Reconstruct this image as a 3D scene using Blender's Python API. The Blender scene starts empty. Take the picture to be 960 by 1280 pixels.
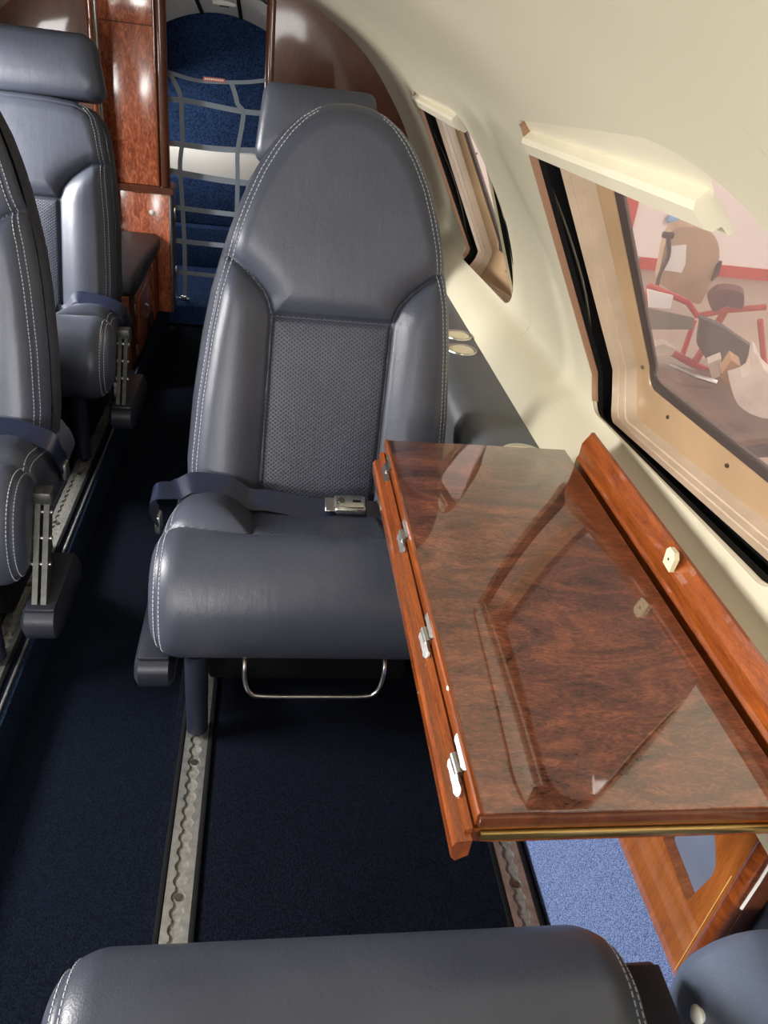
import bpy, bmesh, math, random
import numpy as np
from mathutils import Matrix, Vector
random.seed(4)
SC = bpy.context.scene
COL = SC.collection

# ------------------------------------------------------------------ camera
CAM_H = 1.15
F_PX, CX, CY = 961.0, 480.0, 640.0
def _n(v):
    v = np.array(v, float); return v / np.linalg.norm(v)
_Y = _n([350 - CX, 20 - CY, F_PX])
_h = np.array([math.cos(math.radians(8)), math.sin(math.radians(8)), 0])
_X = _n(_h - _Y * np.dot(_h, _Y))
_Z = np.cross(_X, _Y)
if _Z[1] > 0: _Z = -_Z
ROT = np.stack([_X, _Y, _Z])
cam_d = bpy.data.cameras.new('camera')
cam = bpy.data.objects.new('camera', cam_d); COL.objects.link(cam)
cam_d.sensor_fit = 'HORIZONTAL'; cam_d.sensor_width = 36.0
cam_d.lens = 36.0 * F_PX / 960.0
cam_d.clip_start = 0.02
_r, _u, _f = ROT[:, 0], -ROT[:, 1], ROT[:, 2]
cam.matrix_world = Matrix(((_r[0], _u[0], -_f[0], 0), (_r[1], _u[1], -_f[1], 0), (_r[2], _u[2], -_f[2], CAM_H), (0, 0, 0, 1)))
SC.camera = cam

# ------------------------------------------------------------------ light
SC.view_settings.view_transform = 'Standard'
SC.view_settings.look = 'None'
SC.view_settings.gamma = 1.0
SC.view_settings.use_curve_mapping = False
SC.view_settings.exposure = 0.6
W = bpy.data.worlds.new('daylight'); SC.world = W; W.use_nodes = True
W.node_tree.nodes['Background'].inputs[0].default_value = (1.0, 0.97, 0.93, 1)
W.node_tree.nodes['Background'].inputs[1].default_value = 1.1
def area(name, loc, target, sx, sy, power, color=(1, 1, 1)):
    d = bpy.data.lights.new(name, 'AREA'); d.shape = 'RECTANGLE'; d.size = sx; d.size_y = sy
    d.energy = power; d.color = color
    o = bpy.data.objects.new(name, d); COL.objects.link(o); o.location = loc
    o.rotation_euler = (Vector(target) - Vector(loc)).to_track_quat('-Z', 'Y').to_euler()
    return o
# daylight falling in through the open entrance door and the cabin windows of the far side
area('door_daylight', (-1.75, -0.75, 0.95), (0.1, 0.9, 0.5), 0.8, 1.2, 80, (1.0, 0.98, 0.95))
area('window_daylight', (-1.55, 1.0, 1.05), (0.2, 1.2, 0.5), 0.75, 0.45, 40, (1.0, 0.98, 0.96))
area('window_daylight', (-1.50, 2.30, 1.05), (-0.4, 3.1, 0.75), 0.65, 0.5, 60, (1.0, 0.98, 0.96))

area('front_fill', (-0.3, -1.7, 0.95), (-0.25, 2.5, 0.66), 1.1, 0.5, 32, (1.0, 0.98, 0.96))  # added unseen fill from the windscreen end, brightens the aft cabinet

# ------------------------------------------------------------------ helpers
def ray(px, py):
    return ROT @ np.array([px - CX, py - CY, F_PX])
def P(px, py, x=None, y=None, z=None):
    d = ray(px, py)
    t = (z - CAM_H) / d[2] if z is not None else (x / d[0] if x is not None else y / d[1])
    return np.array([0, 0, CAM_H]) + t * d

def root_loc(o):
    while o.parent is not None: o = o.parent
    return np.array(o.location)
def mesh(name, verts, faces, mat, parent=None, smooth=True, angle=38, local=False):
    v = np.array(verts, float).reshape(-1, 3)
    if parent is not None:
        if not local: v = v - root_loc(parent)
        off = None
    else:
        off = np.array([(v[:, 0].min() + v[:, 0].max()) / 2, (v[:, 1].min() + v[:, 1].max()) / 2, v[:, 2].min()])
        v = v - off
    me = bpy.data.meshes.new(name)
    me.from_pydata(v.tolist(), [], [tuple(int(i) for i in f) for f in faces])
    me.update()
    if smooth:
        me.shade_smooth()
        me.set_sharp_from_angle(angle=math.radians(angle))
    me.materials.append(mat)
    o = bpy.data.objects.new(name, me); COL.objects.link(o)
    if parent is not None: o.parent = parent
    else: o.location = off
    return o
def thing(name, label, cat, loc, rz=0, group=None):
    o = bpy.data.objects.new(name, None); COL.objects.link(o)
    o.empty_display_size = 0.05
    o.location = loc; o.rotation_euler = (0, 0, rz)
    tag(o, label, cat, group); return o
def tag(o, label, cat, group=None):
    o['label'] = label; o['category'] = cat
    if group: o['group'] = group
    return o
def struct(o):
    o['kind'] = 'structure'; return o
class MB:
    def __init__(s): s.v = []; s.f = []
    def add(s, v, f):
        k = len(s.v); s.v += [tuple(map(float, p)) for p in v]; s.f += [tuple(i + k for i in q) for q in f]; return s
    def box(s, a, b, bevel=0.0, seg=2, M=None):
        a = np.array(a, float); b = np.array(b, float)
        lo, hi = np.minimum(a, b), np.maximum(a, b)
        bm = bmesh.new(); bmesh.ops.create_cube(bm, size=1)
        for v in bm.verts: v.co = Vector([(lo[i] + hi[i]) / 2 + v.co[i] * (hi[i] - lo[i]) for i in range(3)])
        if bevel > 0: bmesh.ops.bevel(bm, geom=list(bm.edges), offset=min(bevel, 0.49 * float(min(hi - lo))), segments=seg, profile=0.5, affect='EDGES')
        return s._bm(bm, M)
    def _bm(s, bm, M=None):
        bm.verts.ensure_lookup_table()
        if M is not None: bmesh.ops.transform(bm, matrix=M, verts=bm.verts)
        vs = [tuple(v.co) for v in bm.verts]; fs = [tuple(v.index for v in f.verts) for f in bm.faces]
        bm.free(); return s.add(vs, fs)
    def tube(s, pts, r, n=10, closed=False):
        pts = [Vector(p) for p in pts]; N = len(pts); rings = []; prev = None
        rr = r if hasattr(r, '__len__') else [r] * N
        for i, p in enumerate(pts):
            if closed: t = pts[(i + 1) % N] - pts[i - 1]
            else: t = pts[min(i + 1, N - 1)] - pts[max(i - 1, 0)]
            t.normalize()
            if prev is None:
                a = Vector((0, 0, 1)) if abs(t.z) < .9 else Vector((1, 0, 0)); u = t.cross(a).normalized()
            else:
                u = (prev - t * prev.dot(t)).normalized()
            prev = u; w = t.cross(u)
            rings.append([p + (u * math.cos(2 * math.pi * k / n) + w * math.sin(2 * math.pi * k / n)) * rr[i] for k in range(n)])
        v = [q for ring in rings for q in ring]; f = []
        M = N if closed else N - 1
        for i in range(M):
            for k in range(n):
                j = (i + 1) % N
                f.append((i * n + k, i * n + (k + 1) % n, j * n + (k + 1) % n, j * n + k))
        if not closed: f += [tuple(range(n))[::-1], tuple((N - 1) * n + k for k in range(n))]
        return s.add(v, f)
    def cyl(s, a, b, r, n=16, r2=None):
        return s.tube([a, b], [r, r if r2 is None else r2], n)
    def sphere(s, c, r, sc=(1, 1, 1), n=12):
        bm = bmesh.new(); bmesh.ops.create_uvsphere(bm, u_segments=n, v_segments=max(6, n // 2), radius=r)
        for v in bm.verts: v.co = Vector((c[0] + v.co.x * sc[0], c[1] + v.co.y * sc[1], c[2] + v.co.z * sc[2]))
        return s._bm(bm)
    def prism(s, poly, d):
        """poly: planar 3D points; d: extrude vector"""
        n = len(poly); d = np.array(d); p = [np.array(q, float) for q in poly]
        v = p + [q + d for q in p]
        f = [tuple(range(n))[::-1], tuple(range(n, 2 * n))] + [(i, (i + 1) % n, n + (i + 1) % n, n + i) for i in range(n)]
        return s.add(v, f)
    def ribbon(s, pts, wdir, w, th=0.0015):
        pts = [Vector(p) for p in pts]; N = len(pts)
        wd = wdir if isinstance(wdir[0], (tuple, list, Vector, np.ndarray)) else [wdir] * N
        v = []; f = []
        for i, p in enumerate(pts):
            t = (pts[min(i + 1, N - 1)] - pts[max(i - 1, 0)]).normalized()
            a = Vector(wd[i]); a = (a - t * a.dot(t)).normalized(); nrm = t.cross(a) * th
            h = a * (w / 2)
            v += [p - h - nrm, p + h - nrm, p + h + nrm, p - h + nrm]
        for i in range(N - 1):
            for k in range(4): f.append((4 * i + k, 4 * i + (k + 1) % 4, 4 * i + 4 + (k + 1) % 4, 4 * i + 4 + k))
        f += [(0, 3, 2, 1), (4 * N - 4, 4 * N - 3, 4 * N - 2, 4 * N - 1)]
        return s.add(v, f)
    def make(s, name, mat, parent=None, smooth=True, angle=38, local=False):
        return mesh(name, s.v, s.f, mat, parent, smooth, angle, local)
def smooth_path(pts, k=6):
    pts = [np.array(p, float) for p in pts]; out = []
    for i in range(len(pts) - 1):
        p0 = pts[max(i - 1, 0)]; p1 = pts[i]; p2 = pts[i + 1]; p3 = pts[min(i + 2, len(pts) - 1)]
        for j in range(k):
            t = j / k
            out.append(0.5 * (2 * p1 + (p2 - p0) * t + (2 * p0 - 5 * p1 + 4 * p2 - p3) * t * t + (3 * p1 - p0 - 3 * p2 + p3) * t ** 3))
    out.append(pts[-1]); return out
def rounded(pts, rad, n=8):
    """2D polygon with rounded corners"""
    out = []; N = len(pts); pts = [np.array(p, float) for p in pts]
    rad = rad if hasattr(rad, '__len__') else [rad] * N
    for i in range(N):
        p, a, b = pts[i], pts[i - 1], pts[(i + 1) % N]
        u = (a - p); lu = np.linalg.norm(u); u = u / lu
        w = (b - p); lw = np.linalg.norm(w); w = w / lw
        ang = math.acos(max(-1, min(1, float(u @ w))))
        cut = min(rad[i] / math.tan(ang / 2), 0.48 * lu, 0.48 * lw)
        for j in range(n + 1):
            t = j / n
            q = (1 - t) ** 2 * (p + u * cut) + 2 * t * (1 - t) * (p + (u + w) * cut * 0.12) + t * t * (p + w * cut)
            out.append(q)
    return out
def inset_poly(pts, d):
    pts = [np.array(p, float) for p in pts]; N = len(pts); out = []
    area2 = sum(pts[i][0] * pts[(i + 1) % N][1] - pts[(i + 1) % N][0] * pts[i][1] for i in range(N))
    sg = 1 if area2 > 0 else -1
    for i in range(N):
        a, p, b = pts[i - 1], pts[i], pts[(i + 1) % N]
        e1 = (p - a) / np.linalg.norm(p - a); e2 = (b - p) / np.linalg.norm(b - p)
        n1 = np.array([-e1[1], e1[0]]) * sg; n2 = np.array([-e2[1], e2[0]]) * sg
        bis = n1 + n2; bis = bis / (bis @ bis) * 2
        out.append(p + bis * d)
    return out

# ------------------------------------------------------------------ materials
def new_mat(name):
    m = bpy.data.materials.new(name); m.use_nodes = True
    nt = m.node_tree; return m, nt, nt.nodes['Principled BSDF']
def plain(name, col, rough=0.5, metal=0.0, coat=0.0, bump=None, var=None, spec=0.5):
    m, nt, b = new_mat(name)
    b.inputs['Base Color'].default_value = (*col, 1); b.inputs['Roughness'].default_value = rough
    b.inputs['Metallic'].default_value = metal; b.inputs['Coat Weight'].default_value = coat
    b.inputs['Coat Roughness'].default_value = 0.04
    b.inputs['Specular IOR Level'].default_value = spec
    tc = nt.nodes.new('ShaderNodeTexCoord')
    if var:
        sc, amt = var
        n = nt.nodes.new('ShaderNodeTexNoise'); n.inputs['Scale'].default_value = sc; n.inputs['Detail'].default_value = 5
        nt.links.new(tc.outputs['Object'], n.inputs['Vector'])
        r = nt.nodes.new('ShaderNodeValToRGB')
        r.color_ramp.elements[0].position = .3; r.color_ramp.elements[1].position = .7
        r.color_ramp.elements[0].color = (*[c * (1 - amt) for c in col], 1)
        r.color_ramp.elements[1].color = (*[min(1, c * (1 + amt)) for c in col], 1)
        nt.links.new(n.outputs['Fac'], r.inputs['Fac']); nt.links.new(r.outputs['Color'], b.inputs['Base Color'])
    if bump:
        sc, st = bump
        n = nt.nodes.new('ShaderNodeTexNoise'); n.inputs['Scale'].default_value = sc; n.inputs['Detail'].default_value = 3
        nt.links.new(tc.outputs['Object'], n.inputs['Vector'])
        bp = nt.nodes.new('ShaderNodeBump'); bp.inputs['Strength'].default_value = st; bp.inputs['Distance'].default_value = 0.002
        nt.links.new(n.outputs['Fac'], bp.inputs['Height']); nt.links.new(bp.outputs['Normal'], b.inputs['Normal'])
    return m
def math_node(nt, op, a, b=None):
    n = nt.nodes.new('ShaderNodeMath'); n.operation = op
    for i, q in enumerate((a, b)):
        if q is None: continue
        if isinstance(q, (int, float)): n.inputs[i].default_value = q
        else: nt.links.new(q, n.inputs[i])
    return n.outputs[0]
def leather(name, col, rough=0.4, perf=False):
    m, nt, b = new_mat(name)
    b.inputs['Roughness'].default_value = rough; b.inputs['Specular IOR Level'].default_value = 0.5
    tc = nt.nodes.new('ShaderNodeTexCoord')
    n1 = nt.nodes.new('ShaderNodeTexNoise'); n1.inputs['Scale'].default_value = 9; n1.inputs['Detail'].default_value = 6
    nt.links.new(tc.outputs['Object'], n1.inputs['Vector'])
    r = nt.nodes.new('ShaderNodeValToRGB'); r.color_ramp.elements[0].position = .3; r.color_ramp.elements[1].position = .72
    r.color_ramp.elements[0].color = (*[c * .86 for c in col], 1); r.color_ramp.elements[1].color = (*[c * 1.14 for c in col], 1)
    nt.links.new(n1.outputs['Fac'], r.inputs['Fac'])
    v = nt.nodes.new('ShaderNodeTexVoronoi'); v.inputs['Scale'].default_value = 420
    nt.links.new(tc.outputs['Object'], v.inputs['Vector'])
    n2 = nt.nodes.new('ShaderNodeTexNoise'); n2.inputs['Scale'].default_value = 45; n2.inputs['Detail'].default_value = 4; n2.inputs['Distortion'].default_value = 1.2
    nt.links.new(tc.outputs['Object'], n2.inputs['Vector'])
    mp = nt.nodes.new('ShaderNodeMapping'); mp.inputs['Scale'].default_value = (7, 1.2, 1.2); nt.links.new(tc.outputs['Object'], mp.inputs[0])
    n3 = nt.nodes.new('ShaderNodeTexNoise'); n3.inputs['Scale'].default_value = 6; n3.inputs['Detail'].default_value = 3; n3.inputs['Distortion'].default_value = .8
    nt.links.new(mp.outputs[0], n3.inputs['Vector'])
    hgt = math_node(nt, 'ADD', math_node(nt, 'MULTIPLY', v.outputs['Distance'], 0.3), math_node(nt, 'MULTIPLY', n2.outputs['Fac'], 0.7))
    hgt = math_node(nt, 'ADD', hgt, math_node(nt, 'MULTIPLY', n3.outputs['Fac'], 1.1))
    colout = r.outputs['Color']
    if perf:
        sp = nt.nodes.new('ShaderNodeSeparateXYZ'); nt.links.new(tc.outputs['Object'], sp.inputs[0])
        k = 2 * math.pi / 0.0098
        a = math_node(nt, 'SINE', math_node(nt, 'MULTIPLY', sp.outputs[0], k))
        yz = math_node(nt, 'ADD', sp.outputs[1], sp.outputs[2])
        c = math_node(nt, 'SINE', math_node(nt, 'MULTIPLY', yz, k))
        d = math_node(nt, 'MULTIPLY', a, c)
        hole = math_node(nt, 'GREATER_THAN', d, 0.45)
        mx = nt.nodes.new('ShaderNodeMixRGB'); nt.links.new(hole, mx.inputs[0]); nt.links.new(colout, mx.inputs[1])
        mx.inputs[2].default_value = (*[c_ * .32 for c_ in col], 1); colout = mx.outputs[0]
        hgt = math_node(nt, 'SUBTRACT', hgt, math_node(nt, 'MULTIPLY', math_node(nt, 'MAXIMUM', d, 0.0), 1.6))
    nt.links.new(colout, b.inputs['Base Color'])
    bp = nt.nodes.new('ShaderNodeBump'); bp.inputs['Strength'].default_value = 0.28; bp.inputs['Distance'].default_value = 0.0016
    nt.links.new(hgt, bp.inputs['Height']); nt.links.new(bp.outputs['Normal'], b.inputs['Normal'])
    return m
def wood(name, dark, light, scale=(1, 1, 1), rough=0.12, coat=1.0, burl=6.0, contrast=(.35, .68), mid=None, croug=.02, cior=1.65):
    m, nt, b = new_mat(name)
    b.inputs['Roughness'].default_value = rough + 0.25; b.inputs['Specular IOR Level'].default_value = .25; b.inputs['Coat Weight'].default_value = coat; b.inputs['Coat Roughness'].default_value = croug; b.inputs['Coat IOR'].default_value = cior
    tc = nt.nodes.new('ShaderNodeTexCoord'); mp = nt.nodes.new('ShaderNodeMapping'); mp.inputs['Scale'].default_value = scale
    nt.links.new(tc.outputs['Object'], mp.inputs[0])
    n1 = nt.nodes.new('ShaderNodeTexNoise'); n1.inputs['Scale'].default_value = burl; n1.inputs['Detail'].default_value = 9; n1.inputs['Roughness'].default_value = .68; n1.inputs['Distortion'].default_value = 1.6
    nt.links.new(mp.outputs[0], n1.inputs['Vector'])
    n2 = nt.nodes.new('ShaderNodeTexNoise'); n2.inputs['Scale'].default_value = burl * 9; n2.inputs['Detail'].default_value = 4; n2.inputs['Distortion'].default_value = 2.5
    nt.links.new(mp.outputs[0], n2.inputs['Vector'])
    f = math_node(nt, 'ADD', math_node(nt, 'MULTIPLY', n1.outputs['Fac'], .65), math_node(nt, 'MULTIPLY', n2.outputs['Fac'], .35))
    r = nt.nodes.new('ShaderNodeValToRGB'); r.color_ramp.elements[0].position = contrast[0]; r.color_ramp.elements[1].position = contrast[1]
    r.color_ramp.elements[0].color = (*dark, 1); r.color_ramp.elements[1].color = (*light, 1)
    if mid:
        e = r.color_ramp.elements.new((contrast[0] + contrast[1]) / 2); e.color = (*mid, 1)
    nt.links.new(f, r.inputs['Fac']); nt.links.new(r.outputs['Color'], b.inputs['Base Color'])
    return m
def carpet(name, a, c, scale=500, bump=.6, pos=(.42, .6)):
    m, nt, b = new_mat(name); b.inputs['Roughness'].default_value = .95; b.inputs['Specular IOR Level'].default_value = .1
    tc = nt.nodes.new('ShaderNodeTexCoord')
    n = nt.nodes.new('ShaderNodeTexNoise'); n.inputs['Scale'].default_value = scale; n.inputs['Detail'].default_value = 2
    nt.links.new(tc.outputs['Object'], n.inputs['Vector'])
    r = nt.nodes.new('ShaderNodeValToRGB'); r.color_ramp.elements[0].position = pos[0]; r.color_ramp.elements[1].position = pos[1]
    r.color_ramp.elements[0].color = (*a, 1); r.color_ramp.elements[1].color = (*c, 1)
    nt.links.new(n.outputs['Fac'], r.inputs['Fac']); nt.links.new(r.outputs['Color'], b.inputs['Base Color'])
    bp = nt.nodes.new('ShaderNodeBump'); bp.inputs['Strength'].default_value = bump; bp.inputs['Distance'].default_value = .003
    nt.links.new(n.outputs['Fac'], bp.inputs['Height']); nt.links.new(bp.outputs['Normal'], b.inputs['Normal'])
    return m
M_LEATHER = leather('navy_grey_leather', (.050, .056, .078), .38)
M_PERF = leather('perforated_navy_leather', (.046, .052, .074), .42, True)
M_BACKSHELL = leather('dark_grey_leather_shell', (.035, .038, .045), .45)
M_DLEATHER = leather('black_blue_leather', (.018, .020, .030), .42)
M_PADLEATHER = leather('steel_blue_leather', (.15, .18, .26), .33)
M_LEDGE = leather('grey_leather_ledge', (.10, .105, .115), .42)
M_STITCH = plain('pale_grey_thread', (.42, .44, .48), .8)
M_STRAP = plain('navy_webbing', (.008, .012, .034), .35, bump=(900, .2), spec=.7)
M_STEEL = plain('brushed_steel', (.62, .61, .58), .3, 1.0, var=(30, .12))
M_DSTEEL = plain('worn_dark_steel', (.20, .195, .18), .38, 1.0, var=(60, .25))
M_ALU = plain('aluminium_track', (.46, .46, .44), .4, .9, var=(90, .2))
M_CHAN = plain('dusty_channel', (.21, .20, .18), .6, .4, var=(120, .3))
M_BLACK = plain('black_rubber_and_gap_shade', (.006, .006, .007), .85, spec=.15)
M_NAVYTUBE = plain('navy_vinyl_sleeve', (.010, .012, .026), .5)
M_CREAM = plain('cream_liner', (.60, .55, .41), .5, bump=(500, .03), var=(3, .03))
M_CREAM2 = plain('cream_plastic', (.68, .62, .47), .42, var=(5, .04))
M_IVORY = plain('ivory_latch', (.74, .66, .44), .35)
M_TAN = plain('tan_window_plastic', (.40, .265, .15), .28, var=(6, .1))
M_SHEER = plain('pale_striped_plastic', (.52, .41, .30), .22, var=(14, .1))
M_GASKET = plain('dark_gasket', (.06, .045, .04), .5)
M_EDGE = plain('brown_edging', (.30, .17, .10), .45)
M_TABLE = wood('table_mahogany_burl', (.022, .006, .003), (.30, .095, .042), (.8, 2.0, 1), burl=8, contrast=(.36, .66), mid=(.125, .038, .019), cior=2.0)
M_WOODE = wood('orange_wood_edge', (.10, .018, .004), (.36, .088, .014), (6, .6, 6), burl=9, contrast=(.34, .66))
M_WOODP = wood('orange_wood_panel', (.22, .05, .008), (.52, .165, .03), (1, 3, .3), burl=7, contrast=(.32, .66))
M_WOODD = wood('dark_wood', (.055, .015, .007), (.17, .05, .02), (1, 1, .5), burl=7, contrast=(.32, .7), croug=.06, cior=1.4, coat=.5)
M_WOODC = wood('red_burl_veneer', (.17, .036, .017), (.80, .28, .13), (2.6, 2.6, .9), burl=20, contrast=(.38, .62), mid=(.45, .115, .05), croug=.16)
M_BRASS = plain('brass_strip', (.62, .42, .16), .3, 1.0)
M_CARPET = carpet('navy_carpet', (.0015, .0023, .0054), (.0052, .008, .0175), 420)
M_CARPETB = carpet('blue_carpet', (.007, .017, .048), (.026, .054, .135), 160, pos=(.35, .65))
M_CARPETL = carpet('carpet_painted_lit', (.05, .085, .22), (.25, .33, .58), 620, pos=(.36, .62))  # carpet lightened: light on the wall foot is put into the colour
M_GREYST = plain('grey_webbing', (.20, .24, .28), .55, bump=(600, .3))
M_WHITE = plain('white_panel', (.78, .77, .72), .5)
M_RISER = carpet('shaded_riser_carpet', (.004, .008, .018), (.014, .027, .055), 300)  # blue carpet darkened: the riser's weaker light is put into the colour
M_KNOB = plain('knob_and_highlight_white', (.84, .83, .78), .35)
M_BAY = plain('pale_grey_bay_lining', (.76, .76, .71), .6)
M_STRUT = plain('grey_strut_metal', (.085, .085, .08), .42, .5, var=(60, .25))
M_REDLBL = plain('red_label', (.62, .14, .08), .6)

# ------------------------------------------------------------------ cabin cross-section
X0 = -0.303                                 # middle of the cabin
prof_ctl = [(.533, .478), (.545, .505), (.563, .535), (.588, .558), (.610, .573), (.622, .592), (.618, .63), (.600, .685), (.572, .75),
            (.535, .82), (.49, .888), (.44, .955), (.385, 1.02), (.31, 1.088), (.22, 1.148), (.12, 1.20), (0, 1.248), (-.15, 1.285), (X0, 1.30)]
PR = np.array(smooth_path([(a, b) for a, b in prof_ctl], 6))
SL = np.concatenate([[0], np.cumsum(np.linalg.norm(np.diff(PR, axis=0), axis=1))])
def prof(s):
    return np.array([np.interp(s, SL, PR[:, 0]), np.interp(s, SL, PR[:, 1])])
def surf(y, s, d=0.0):
    a, b = prof(max(s - .02, 0)), prof(min(s + .02, SL[-1])); t = (b - a) / np.linalg.norm(b - a)
    n = np.array([t[1], -t[0]])
    p = prof(s) + n * d
    return np.array([p[0], y, p[1]])
def WL(px, py):
    """pixel -> (y, s) on the right-hand liner"""
    d = ray(px, py)
    g = lambda q: (q[0] * d[2] - (q[1] - CAM_H) * d[0])
    for i in range(8, len(PR) - 1):
        a, b = g(PR[i]), g(PR[i + 1])
        if a * b <= 0 and PR[i][0] > .02:
            k = a / (a - b + 1e-12); q = PR[i] + (PR[i + 1] - PR[i]) * k; s = SL[i] + (SL[i + 1] - SL[i]) * k
            return np.array([q[0] / d[0] * d[1], s])
    raise ValueError((px, py))
def mirx(x): return 2 * X0 - x
def shell(pts_in, ys, th, mir=False):
    """liner of thickness th following (x, z) profile points along y"""
    pts = np.array(pts_in); n = len(pts)
    t = np.gradient(pts, axis=0); t /= np.linalg.norm(t, axis=1)[:, None]
    nr = np.stack([t[:, 1], -t[:, 0]], 1); out = pts + nr * th
    v = []; f = []
    for y in ys:
        v += [(mirx(p[0]) if mir else p[0], y, p[1]) for p in pts] + [(mirx(p[0]) if mir else p[0], y, p[1]) for p in out]
    m = 2 * n
    for j in range(len(ys) - 1):
        for i in range(n - 1):
            a = j * m + i
            f.append((a, a + m, a + m + 1, a + 1)); b = a + n
            f.append((b, b + 1, b + m + 1, b + m))
        f.append((j * m, j * m + n, (j + 1) * m + n, (j + 1) * m)); a = j * m + n - 1
        f.append((a, a + m, a + m + n, a + n))
    for j in (0, len(ys) - 1):
        for i in range(n - 1):
            a = j * m + i; q = (a, a + 1, a + n + 1, a + n); f.append(q if j == 0 else q[::-1])
    if mir: f = [q[::-1] for q in f]
    return v, f
def loft(loops, cap=False):
    n = len(loops[0]); v = [p for l in loops for p in l]; f = []
    for j in range(len(loops) - 1):
        for i in range(n):
            f.append((j * n + i, j * n + (i + 1) % n, (j + 1) * n + (i + 1) % n, (j + 1) * n + i))
    return v, f

Y_FWD, Y_BULK = -1.5, 3.6
i_split = int(np.argmin(np.abs(PR[:, 0] - .05)))
WIN = {
    'window_1': dict(c=[(729, 502), (646, 150), (957, 196), (962, 745)], r=[.05, .02, .13, .05], lip=[(661, 174), (884, 254)], top=(868, 192)),
    'window_2': dict(c=[(575, 320), (514, 113), (573, 137), (634, 382)], r=[.04, .02, .10, .04], lip=[(519, 122), (571, 149)], top=(571, 139)),
}
for k, w in WIN.items():
    w['q'] = [WL(*p) for p in w['c']]
def ring(w, inset, depth, r_add=0.0, mir=False):
    q = inset_poly(w['q'], inset)
    pts = rounded(q, [max(.008, r - inset * .6 + r_add) for r in w['r']], 10)
    out = []
    for y, s in pts:
        p = surf(y, s, depth)
        out.append((mirx(p[0]) if mir else p[0], p[1], p[2]))
    return out
SMAX = float(SL[i_split])
def liner_normal(sv):
    a, b = prof(max(sv - .012, 0)), prof(min(sv + .012, SL[-1])); t = (b - a) / np.linalg.norm(b - a)
    return (-t[1], 0.0, t[0])
def resample(loop, n):
    p = np.array(list(loop) + [loop[0]]); L = np.concatenate([[0], np.cumsum(np.linalg.norm(np.diff(p, axis=0), axis=1))])
    a = np.linspace(0, L[-1], n + 1)[:-1]
    return np.stack([np.interp(a, L, p[:, 0]), np.interp(a, L, p[:, 1])], 1)
def build_liner():
    V = []; F = []; NS = []
    def put(q): V.append(surf(q[0], q[1], 0.0)); NS.append(q[1]); return len(V) - 1
    def patch(y0, y1, ny=2):
        ss = [float(SL[k]) for k in range(i_split + 1)]; yy = np.linspace(y0, y1, ny)
        g = [[put((y, q)) for q in ss] for y in yy]
        for a in range(ny - 1):
            for k in range(len(ss) - 1): F.append((g[a][k], g[a + 1][k], g[a + 1][k + 1], g[a][k + 1]))
    cur = Y_FWD
    for w in sorted(WIN.values(), key=lambda w_: min(q[0] for q in w_['q'])):
        loop = np.array(rounded(w['q'], w['r'], 10)); loop = resample(loop, 240)
        y0, y1 = loop[:, 0].min() - .07, loop[:, 0].max() + .07
        patch(cur, y0); cur = y1
        c = loop.mean(0); hy = np.array([y0, y1]) - c[0]; hs = np.array([0, SMAX]) - c[1]
        out = []
        for p in loop:
            d = p - c
            k = min((hy[1] if d[0] > 0 else hy[0]) / d[0] if abs(d[0]) > 1e-9 else 9e9, (hs[1] if d[1] > 0 else hs[0]) / d[1] if abs(d[1]) > 1e-9 else 9e9)
            out.append(c + d * k)
        out = np.array(out)
        for cy in (y0, y1):
            for cs in (0.0, SMAX):
                k = int(np.argmin(np.hypot(out[:, 0] - cy, out[:, 1] - cs))); out[k] = (cy, cs)
        K = 14; rings = []
        for k in range(K + 1):
            t = (k / K); rings.append([put(loop[m_] + (out[m_] - loop[m_]) * t) for m_ in range(len(loop))])
        n = len(loop)
        for k in range(K):
            for m_ in range(n): F.append((rings[k][m_], rings[k][(m_ + 1) % n], rings[k + 1][(m_ + 1) % n], rings[k + 1][m_]))
    patch(cur, Y_BULK)
    return np.array(V), F, NS
LV, LF, LN = build_liner()
def liner_obj(name, mir):
    v = LV.copy(); nn = np.array([liner_normal(q) for q in LN])
    if mir: v[:, 0] = 2 * X0 - v[:, 0]; nn[:, 0] *= -1
    o = mesh(name, v, LF, M_CREAM); me = o.data
    # all faces turned towards the cabin
    bm = bmesh.new(); bm.from_mesh(me)
    for f_ in bm.faces:
        f_.normal_update()
        if f_.normal.dot(Vector(nn[f_.verts[0].index])) < 0: f_.normal_flip()
    bm.to_mesh(me); bm.free()
    if not mir: me.normals_split_custom_set_from_vertices([tuple(q) for q in nn])
    return struct(o)
wr = liner_obj('wall_right', False)
wl = liner_obj('wall_left', True)
bm = bmesh.new(); bm.from_mesh(wl.data); off_ = wl.location
for yy in (-1.25, -.45): bmesh.ops.bisect_plane(bm, geom=list(bm.verts) + list(bm.edges) + list(bm.faces), plane_co=(0, yy - off_.y, 0), plane_no=(0, 1, 0))
kill = [f_ for f_ in bm.faces if -1.25 < f_.calc_center_median().y + off_.y < -.45 and f_.calc_center_median().z + off_.z < 1.08]
bmesh.ops.delete(bm, geom=kill, context='FACES'); bm.to_mesh(wl.data); bm.free()
cl = [tuple(p) for p in PR[i_split:]] + [(mirx(p[0]), p[1]) for p in PR[i_split:-1][::-1]]
v, f = shell(cl, [Y_FWD, 0, 1.2, 2.4, Y_BULK], .03); struct(mesh('ceiling', v, f, M_CREAM))

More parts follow.
